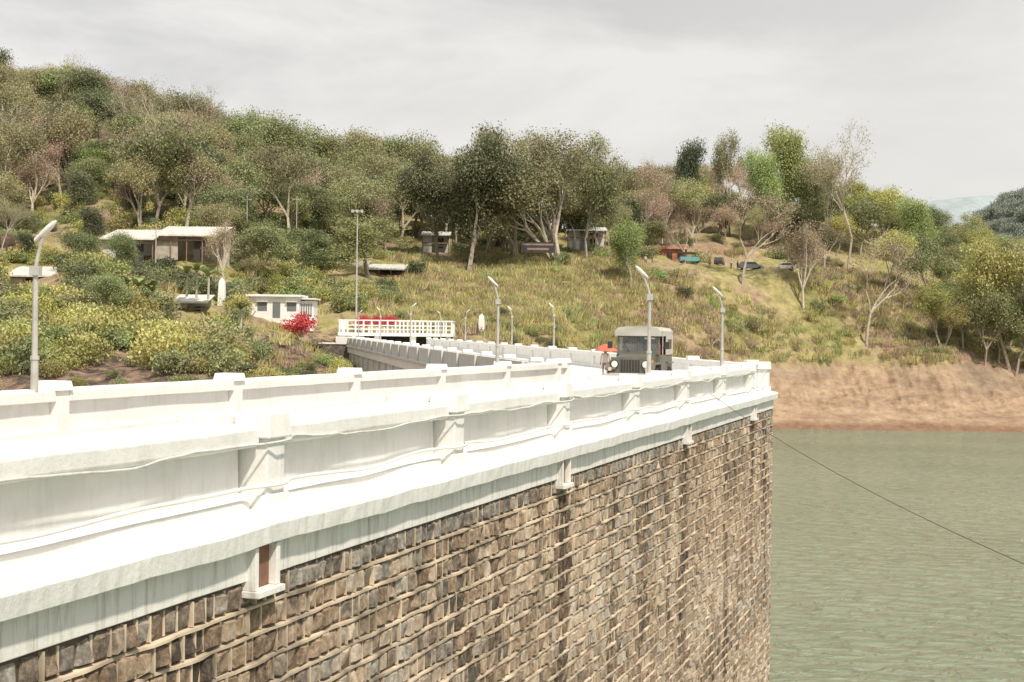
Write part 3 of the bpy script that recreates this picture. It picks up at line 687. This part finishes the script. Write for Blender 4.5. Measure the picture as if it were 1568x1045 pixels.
def obelisk(px,yb,Z,h):
    e=empty('white_obelisk',W(px,yb,Z)); mb=MB(); mb.box(-0.55,0.55,-0.55,0.55,-0.8,0.3); mb.box(-0.4,0.4,-0.4,0.4,0.3,h*0.88,0,(0.1,0.1)); mb.box(-0.3,0.3,-0.3,0.3,h*0.88,h,0,(0.28,0.28)); mb.build('shaft',[M_white],e,0.02)
obelisk(339,480,146,3.7); obelisk(737,517,160,2.7)
def shed(name,px0,px1,yb,ytop,Z,depth,roofm,wallm,drop=0.5,posts=5,wall=True):
    c=(px0+px1)/2; w_=(px1-px0)/F*Z; h=(yb-ytop)/F*Z; e=empty(name,W(c,yb,Z)); mb=MB()
    n=24
    for i in range(n):
        xa=-w_/2-0.3+(w_+0.6)*i/n; xb=-w_/2-0.3+(w_+0.6)*(i+1)/n; xm=(xa+xb)/2
        mb.add([(xa,-0.4,h-drop),(xm,-0.4,h-drop+0.05),(xm,depth,h+0.05),(xa,depth,h)],[(0,1,2,3)],0)
        mb.add([(xm,-0.4,h-drop+0.05),(xb,-0.4,h-drop),(xb,depth,h),(xm,depth,h+0.05)],[(0,1,2,3)],0)
    mb.box(-w_/2-0.3,w_/2+0.3,-0.46,-0.41,h-drop-0.12,h-drop+0.06,0)
    for i in range(posts):
        x=-w_/2+w_*i/(posts-1); mb.tube((x,0,-2.5),(x,0,h-drop),0.07,0.07,6,1)
        if i<posts-1: mb.box(x+0.05,x+w_/(posts-1)-0.05,0.02,0.08,h*0.35,h*0.4,1)
    if wall:
        mb.box(-w_/2,w_/2,depth-0.4,depth-0.2,-2,h-0.1,2)
        mb.box(-w_/2,-w_/2+w_*0.35,0.3,0.4,-1,h-drop-0.1,2)
        mb.box(w_*0.1,w_*0.3,0.5,0.6,-1,h-drop-0.4,3)
    mb.build('roof_posts_walls',[roofm,M_rust,wallm,M_dark],e)
M_wallb=simple('weathered_wall',(0.42,0.38,0.33),0.9,var=0.3,scale=1.5)
M_wallw=simple('pale_wall',(0.62,0.6,0.55),0.9)
shed('tin_roof_shed',155,232,388,345,160,7,M_tin,M_wallw,1.5,4)
shed('tin_roof_shed',236,332,384,340,162,7,M_tin,M_wallb,1.5,5)
shed('hill_house',8,88,437,405,153,5,M_tin,M_wallw,1.2,4)
shed('small_canopy',268,314,486,450,141,3,M_tin,M_wallw,0.8,3,True)
shed('roadside_shop',505,560,428,396,200,5,M_tin2,M_wallb,0.9,4)
shed('roadside_shop',560,616,434,402,197,5,M_tin,M_darkwall,0.9,4)
shed('roadside_stall',645,685,384,352,228,4,M_tin,M_wallw,0.8,3)
shed('hill_hut',868,925,375,345,236,4,M_tin,M_wallw,0.8,4)
e=empty('brick_retaining_wall',W(600,470,176)); mb=MB(); mb.box(-1.5,1.6,0,3,-3,1.6); mb.build('masonry',[M_darkwall],e,0.03)
# reddish laterite-brick building beside the parked vehicles
e=empty('red_brick_building',W(1023,404,239)); mb=MB()
mb.box(-3.0,3.0,0,4,-2,2.5,0); mb.add([(-3.4,-0.5,2.5),(3.4,-0.5,2.5),(3.4,2,3.5),(-3.4,2,3.5)],[(0,1,2,3)],1); mb.add([(-3.4,4.5,2.5),(3.4,4.5,2.5),(3.4,2,3.5),(-3.4,2,3.5)],[(3,2,1,0)],1)
for sx_ in (-3.0,3.0): mb.add([(sx_,0,2.5),(sx_,4,2.5),(sx_,2,3.4)],[(0,1,2)],0)
mb.box(-2.2,-1.3,-0.04,-0.002,0.9,1.9,2); mb.box(1.3,2.2,-0.04,-0.002,0.9,1.9,2); mb.box(-0.4,0.5,-0.04,-0.002,-0.5,1.9,2)
mb.build('walls_roof_windows',[simple('laterite_brick',(0.38,0.16,0.10),0.95,var=0.4,scale=1.5,bump=0.8),simple('clay_tile_roof',(0.30,0.17,0.12),0.9,var=0.4,scale=2),M_dark],e)
for px,Zs,s_,k_ in ((985,236,1.3,'s1'),(996,237.5,1.2,'s3'),(1062,238,1.3,'s1'),(1072,240,1.6,'s3')):
    X=U(px)*Zs; inst(k_,(X,Zs,gz(X,Zs)),s_,under)
place('b1',1048,400,330,237,'dry_slope_tree',60); place('g1',990,400,335,240,'slope_tree',60)
e=empty('viewing_platform',W(606,514,147)); mb=MB()
x0,x1=-6.0,5.9
mb.box(x0,x1,0,6,-0.05,0.28,0); 
for x in (-5.6,-2.0,1.8,5.4): mb.box(x-0.25,x+0.25,0.3,0.8,-3,-0.052,0)
mb.box(x0+0.2,x1-0.2,3,5.8,-3,-0.052,1)
for y_ in (0.1,5.7):
    for x in np.linspace(x0+0.15,x1-0.15,15): mb.box(x-0.08,x+0.08,y_,y_+0.24,0.282,1.5,0)
    for z_ in (0.6,1.0): mb.box(x0+0.1,x1-0.1,y_+0.06,y_+0.18,z_,z_+0.1,0)
    mb.box(x0,x1,y_-0.03,y_+0.27,1.502,1.62,0)
for y_ in np.linspace(1,5,4):
    for x in (x0+0.05,x1-0.29): mb.box(x,x+0.24,y_,y_+0.2,0.282,1.5,0)
mb.box(x1-0.3,x1,0.4,5.6,1.504,1.6,0)
mb.build('slab_and_railing',[M_white,M_dark],e,0.02)
for px in (553,560,578,590,600): 
    o=inst('red',W(px,500,151),0.75,e); o.matrix_parent_inverse=Matrix.Translation(-e.location); o.scale=(0.7,0.5,0.75)
e=empty('abutment_wall',W(520,575,145.5)); mb=MB(); mb.box(-2.1,2.2,0,3,-1.5,3.2,0); mb.box(-0.4,2.3,-0.1,3,3.2,4.0,1); mb.box(-2.2,-0.4,-0.1,3,3.2,3.35,1); mb.build('masonry',[M_darkwall,M_white],e,0.03)
def mast(px,yb,ytop,Z,name='floodlight_mast',lights=True):
    h=(yb-ytop)/F*Z; e=empty(name,W(px,yb,Z)); mb=MB(); mb.tube((0,0,-1),(0,0,h),0.12 if lights else 0.09,0.05,8,0)
    if lights:
        mb.box(-0.6,0.6,-0.05,0.05,h-0.1,h,0)
        for x in (-0.5,0,0.5): mb.box(x-0.13,x+0.13,-0.3,-0.06,h-0.25,h+0.05,0)
    else:
        mb.box(-0.6,0.6,-0.04,0.04,h-0.5,h-0.42,0)
        for x in (-0.5,0,0.5): mb.tube((x,0,h-0.42),(x,0,h-0.28),0.03,0.03,6,0)
    mb.build('mast',[M_pole,M_lampw],e)
mast(545,492,322,152); 
for px,yb,yt,Z in ((237,430,345,152),(300,400,345,168),(910,385,300,232),(452,400,300,200),(376,440,300,180)): mast(px,yb,yt,Z,'utility_pole',False)
e=empty('roadside_signboard',W(822,395,212)); mb=MB(); mb.box(-2.5,2.5,0,0.08,0.8,2.4,0); mb.box(-2.3,2.3,-0.02,-0.004,1.9,2.15,1); mb.box(-1.6,1.6,-0.02,-0.004,1.2,1.5,1)
for x in (-2,2): mb.tube((x,0.15,-1.5),(x,0.15,2.4),0.07,0.07,6,0)
mb.build('board',[M_dark,simple('sign_lettering',(0.3,0.2,0.18))],e)

# ---------------------------------------------------------------- jeep
M_jeep=simple('olive_jeep_paint',(0.15,0.145,0.12),0.4,var=0.12)
M_canvas=simple('grey_canvas',(0.50,0.48,0.43),0.9,var=0.15,scale=3,bump=0.3)
M_jgr=simple('pale_trim',(0.55,0.52,0.45),0.5)
jl=DW(-10.45,44.3,-1.742)+Vector((0.2,0,0))
e=empty('jeep',jl,-TH+math.pi+0.03)
e.scale=(0.97,1,1.03)
mb=MB()
mb.box(-0.72,0.72,-1.75,0.42,0.48,1.12,0)
mb.add([(-0.60,0.42,0.55),(0.60,0.42,0.55),(0.44,1.55,0.55),(-0.44,1.55,0.55),(-0.60,0.42,1.15),(0.60,0.42,1.15),(0.42,1.55,1.06),(-0.42,1.55,1.06)],[(0,3,2,1),(4,5,6,7),(0,1,5,4),(1,2,6,5),(2,3,7,6),(3,0,4,7)],0)
mb.box(-0.70,0.70,0.36,0.44,1.12,1.2,0)
for sx_ in (-1,1):
    a,c=sorted((sx_*0.46,sx_*0.80)); mb.box(a,c,0.62,1.5,0.84,0.90,0)
    mb.add([(a,1.5,0.84),(c,1.5,0.84),(c,1.68,0.66),(a,1.68,0.66),(a,1.5,0.90),(c,1.5,0.90),(c,1.72,0.70),(a,1.72,0.70)],[(0,3,2,1),(4,5,6,7),(0,1,5,4),(1,2,6,5),(2,3,7,6),(3,0,4,7)],0)
    mb.add([(a,0.62,0.84),(c,0.62,0.84),(c,0.42,0.5),(a,0.42,0.5),(a,0.66,0.90),(c,0.66,0.90),(c,0.46,0.5),(a,0.46,0.5)],[(0,1,2,3),(4,7,6,5),(0,3,7,4),(1,5,6,2)],0)
    a,c=sorted((sx_*0.725,sx_*0.80)); mb.box(a,c,-1.6,-0.7,0.85,0.9,0)
mb.box(-0.66,0.66,1.555,1.62,0.55,1.05,0,(0.04,0))
for i in range(7): x=-0.27+0.09*i; mb.box(x-0.028,x+0.028,1.622,1.632,0.62,0.98,2)
for i in range(8): x=-0.315+0.09*i; mb.box(x-0.008,x+0.008,1.622,1.64,0.60,1.0,0)
mb.box(-0.82,0.82,1.72,1.84,0.44,0.58,1); mb.box(-0.3,0.3,1.842,1.852,0.45,0.57,3)
mb.box(-0.45,-0.38,1.4,1.72,0.46,0.56,0); mb.box(0.38,0.45,1.4,1.72,0.46,0.56,0)
def fr(x0,x1,z0,z1): mb.box(x0,x1,0.33,0.39,z0,z1,0)
fr(-0.70,-0.64,1.2,1.72); fr(0.64,0.70,1.2,1.72); fr(-0.64,0.64,1.66,1.72); fr(-0.64,0.64,1.2,1.25); fr(-0.025,0.025,1.25,1.66)
mb.tube((-0.4,0.41,1.22),(-0.15,0.41,1.5),0.01,0.01,5,2); mb.tube((0.3,0.41,1.22),(0.5,0.41,1.5),0.01,0.01,5,2)
mb.box(-0.55,-0.2,0.395,0.40,1.60,1.65,3)
mb.build('body',[M_jeep,M_jgr,M_dark,M_white],e,0.02)
mb=MB(); mb.box(-0.64,0.64,0.35,0.365,1.25,1.66); 
m_,nt_,b_=mat('windscreen'); b_.inputs['Base Color'].default_value=(0.6,0.65,0.65,1); b_.inputs['Roughness'].default_value=0.03; b_.inputs['Transmission Weight'].default_value=0.85
mb.build('windscreen',[m_],e)
mb=MB()
mb.extr([(-0.74,1.70),(0.74,1.70),(0.75,1.86),(0.66,1.95),(0.35,1.99),(-0.35,1.99),(-0.66,1.95),(-0.75,1.86)],[0.50,0.46,-0.3,-1.0,-1.76],0,0.015,3)
for sx_ in (-1,1):
    a,c=sorted((sx_*0.72,sx_*0.745))
    mb.box(a,c,-1.76,-0.55,1.12,1.72,0); mb.box(a,c,-0.02,0.04,1.12,1.72,0)
    a,c=sorted((sx_*0.746,sx_*0.75)); mb.box(a,c,-1.5,-0.8,1.3,1.6,1)
mb.box(-0.72,0.72,-1.77,-1.74,1.1,1.72,0)
mb.build('canvas_top',[M_canvas,M_glass],e,0.02)
mb=MB()
for sx_ in (-1,1):
    for y_ in (1.08,-1.18):
        x=sx_*0.68; mb.tube((x-0.11,y_,0.37),(x+0.11,y_,0.37),0.37,0.37,22,0); mb.tube((x-0.115,y_,0.37),(x+0.115,y_,0.37),0.2,0.2,16,1)
mb.build('wheels',[M_rubber,M_jgr],e,0.03)
mb=MB()
for sx_ in (-1,1):
    mb.tube((sx_*0.50,1.6,0.84),(sx_*0.50,1.67,0.84),0.13,0.13,18,1); mb.tube((sx_*0.50,1.67,0.84),(sx_*0.50,1.69,0.84),0.105,0.09,18,0)
    mb.tube((sx_*0.60,1.85,0.7),(sx_*0.60,1.9,0.7),0.06,0.06,14,2)
    mb.tube((sx_*0.68,1.45,0.93),(sx_*0.68,1.5,0.93),0.045,0.045,12,3)
    mb.tube((sx_*0.70,0.36,1.3),(sx_*0.92,0.42,1.38),0.012,0.012,5,1); mb.box(min(sx_*0.86,sx_*1.02),max(sx_*0.86,sx_*1.02),0.40,0.43,1.3,1.52,1)
mb.build('lamps_and_mirrors',[M_chrome,M_dark,simple('fog_lamp',(0.6,0.55,0.4),0.2),simple('indicator',(0.7,0.3,0.05),0.3)],e,0.006)
mb=MB()
for x in (-0.34,0.34): mb.box(x-0.24,x+0.24,-0.45,-0.3,0.9,1.48,0); mb.box(x-0.24,x+0.24,-0.3,0.1,0.75,0.9,0); mb.box(x-0.12,x+0.12,-0.42,-0.34,1.48,1.62,0)
mb.build('seats',[M_red],e,0.03)

# ---------------------------------------------------------------- people
def person(name,loc,rz,shirt,trous,h=1.68,sit=False):
    me=bpy.data.meshes.new(name)
    if not sit:
        v=[(0,0,0.95),(0,0,1.2),(0,0,1.42),(0,0,1.5),(0,0.01,1.62),(0,0.0,1.72),
           (0.1,0,0.9),(0.11,0.03,0.5),(0.11,-0.02,0.08),(0.11,0.14,0.04),(-0.1,0,0.9),(-0.12,-0.02,0.5),(-0.13,-0.1,0.08),(-0.13,0.06,0.04),
           (0.2,0,1.4),(0.26,-0.02,1.12),(0.24,0.12,0.88),(0.24,0.15,0.8),(-0.2,0,1.4),(-0.26,-0.02,1.12),(-0.25,0.08,0.88),(-0.25,0.1,0.8)]
        r=[0.15,0.14,0.15,0.06,0.095,0.07,0.095,0.065,0.045,0.035,0.095,0.065,0.045,0.035,0.065,0.045,0.035,0.03,0.065,0.045,0.035,0.03]
        ed=[(0,1),(1,2),(2,3),(3,4),(4,5),(0,6),(6,7),(7,8),(8,9),(0,10),(10,11),(11,12),(12,13),(2,14),(14,15),(15,16),(16,17),(2,18),(18,19),(19,20),(20,21)]
    else:
        v=[(0,0,0.1),(0,-0.03,0.35),(0,0,0.55),(0,0.0,0.64),(0,0.03,0.76),(0,0.03,0.86),(0.12,0.4,0.1),(-0.12,0.4,0.1),(0.2,0,0.5),(0.24,0.2,0.3),(0.15,0.42,0.4),(-0.2,0,0.5),(-0.24,0.2,0.3),(-0.15,0.42,0.4)]
        r=[0.15,0.14,0.15,0.06,0.095,0.07,0.08,0.08,0.065,0.045,0.035,0.065,0.045,0.035]
        ed=[(0,1),(1,2),(2,3),(3,4),(4,5),(0,6),(0,7),(2,8),(8,9),(9,10),(2,11),(11,12),(12,13)]
    me.from_pydata(v,ed,[]); o=bpy.data.objects.new(name,me); C.objects.link(o); o.location=loc; o.rotation_euler=(0,0,rz); k_=h/1.79; o.scale=(k_,k_,k_)
    sk=o.modifiers.new('skin','SKIN'); 
    for i,q in enumerate(r): me.skin_vertices[0].data[i].radius=(q,q*0.8)
    me.skin_vertices[0].data[0].use_root=True
    ss=o.modifiers.new('sub','SUBSURF'); ss.levels=1; ss.render_levels=2
    m,nt,b=mat(name+'_clothes'); tc=N(nt,'ShaderNodeTexCoord'); sp=N(nt,'ShaderNodeSeparateXYZ'); nt.links.new(tc.outputs['Object'],sp.inputs[0])
    dv=N(nt,'ShaderNodeMath',operation='DIVIDE'); dv.inputs[1].default_value=1.8; nt.links.new(sp.outputs['Z'],dv.inputs[0])
    sk_=(0.2,0.11,0.07)
    if not sit: st=[(0,(0.03,0.02,0.02)),(0.05,trous),(0.52,shirt),(0.815,sk_),(0.93,(0.02,0.015,0.01))]
    else: st=[(0,trous),(0.12,shirt),(0.34,sk_),(0.46,(0.02,0.015,0.01))]
    r_=ramp(nt,st,'CONSTANT'); nt.links.new(dv.outputs[0],r_.inputs[0]); nt.links.new(r_.outputs[0],b.inputs['Base Color']); b.inputs['Roughness'].default_value=0.8
    me.materials.append(m)
    return o
d_=person('driver',(0.34,-0.18,0.85),0,(0.45,0.45,0.42),(0.05,0.05,0.06),sit=True); d_.parent=e
d_=person('passenger',(-0.34,-0.18,0.85),0,(0.1,0.15,0.2),(0.05,0.05,0.06),sit=True); d_.parent=e
for i,(px,Z,sh) in enumerate(((987,230,(0.5,0.5,0.48)),(997,231,(0.1,0.15,0.3)),(1085,231,(0.5,0.2,0.1)),(1118,232,(0.6,0.6,0.55)),(1128,231,(0.12,0.12,0.12)))):
    X=U(px)*Z; person('person',(X,Z,gz(X,Z)+0.02),i*1.3,sh,(0.05,0.05,0.07))
pu=Vector((U(927)*57,57,E-1.74))
pp=person('pedestrian',pu,2.8,(0.5,0.45,0.4),(0.2,0.1,0.08),h=1.25)
um=empty('red_umbrella',pu+Vector((0.05,0,0.80))); mb=MB(); n=16; R0=0.5
vs=[(0,0,0.62)]
for j,t in enumerate((0.4,0.75,1.0)):
    for i in range(n):
        a=2*math.pi*i/n; rr=R0*t*(1 if j<2 or i%2==0 else 0.94); vs.append((rr*math.cos(a),rr*math.sin(a),0.62-0.3*t*t))
fs=[(0,1+i,1+(i+1)%n) for i in range(n)]
for j in range(2):
    for i in range(n): a=1+j*n+i;b_=1+j*n+(i+1)%n; fs.append((a,a+n,b_+n,b_))
mb.add(vs,fs,0); mb.tube((0,0,-0.25),(0,0,0.66),0.01,0.01,6,1); mb.build('canopy',[simple('faded_red_cloth',(0.55,0.14,0.09),0.7),M_dark],um)
# ---------------------------------------------------------------- small vehicles
def car(name,px,Z,rz,col,scale=1.0):
    X=U(px)*Z; e=empty(name,(X,Z,gz(X,Z)+0.02),rz); e.scale=(scale,)*3; mb=MB()
    H=1.5
    side=[(-2.0,0.35),(2.0,0.35),(2.05,0.75),(1.2,0.95),(0.7,H-0.08),(0.4,H),(-1.5,H),(-1.85,1.0),(-2.05,0.85)]
    vs=[(x,-0.8,z) for x,z in side]+[(x,0.8,z) for x,z in side]; n=len(side)
    mb.add(vs,[tuple(range(n)),tuple(range(2*n-1,n-1,-1))]+[(i,n+i,n+(i+1)%n,(i+1)%n) for i in range(n)],0)
    for y_ in (-0.805,0.805): mb.add([(-1.55,y_,1.0),(0.95,y_,1.0),(0.5,y_,H-0.12),(-1.35,y_,H-0.12)],[(0,1,2,3)],1)
    mb.add([(1.19,-0.7,0.98),(1.19,0.7,0.98),(0.74,0.68,H-0.12),(0.74,-0.68,H-0.12)],[(0,1,2,3)],1)
    for x in (-1.25,1.3):
        for y_ in (-0.72,0.72): mb.tube((x,y_-0.1,0.32),(x,y_+0.1,0.32),0.32,0.32,14,2)
    mb.build('body',[simple(name+'_paint',col,0.3),M_glass,M_rubber],e,0.03)
car('parked_car',1148,234,0.1,(0.16,0.17,0.18),0.95); car('parked_car',1200,235,3.1,(0.4,0.4,0.39),0.85); car('parked_jeep',1100,235,1.3,(0.06,0.06,0.06),0.85)
X=U(1054)*231; e=empty('auto_rickshaw',(X,231,gz(X,231)+0.02),0.1); e.scale=(1.25,1,1); mb=MB()
side=[(-1.3,0.3),(1.0,0.3),(1.3,0.6),(1.2,0.95),(0.75,1.0),(-1.3,1.0)]
n=len(side); vs=[(x,-0.62,z) for x,z in side]+[(x,0.62,z) for x,z in side]; mb.add(vs,[tuple(range(n)),tuple(range(2*n-1,n-1,-1))]+[(i,n+i,n+(i+1)%n,(i+1)%n) for i in range(n)],0)
side=[(-1.3,1.5),(0.9,1.5),(0.8,1.72),(0.3,1.8),(-1.1,1.8),(-1.35,1.65)]; vs=[(x,-0.64,z) for x,z in side]+[(x,0.64,z) for x,z in side]; mb.add(vs,[tuple(range(n)),tuple(range(2*n-1,n-1,-1))]+[(i,n+i,n+(i+1)%n,(i+1)%n) for i in range(n)],1)
for x in (-1.28,-0.3,0.95): 
    for y_ in (-0.58,0.58): mb.tube((x,y_,0.98),(x-0.05,y_,1.55),0.04,0.04,6,1)
mb.box(-1.25,-0.6,-0.5,0.5,1.0,1.4,1)
for x,y_ in ((-0.9,-0.6),(-0.9,0.6),(1.05,0)): mb.tube((x,y_-0.06,0.24),(x,y_+0.06,0.24),0.24,0.24,12,1)
mb.build('body',[M_blue,M_dark],e,0.03)
# ---------------------------------------------------------------- overhead wire over the water
we=empty('overhead_wire')
pa=W(1088,602,38); pc=W(1720,925,19)
def wf(t):
    p=pa.lerp(pc,t); p.z-=4*0.25*t*(1-t)*1.2; return tuple(p)
cable('wire',wf,0.006,M_dark,we,60,0,1)
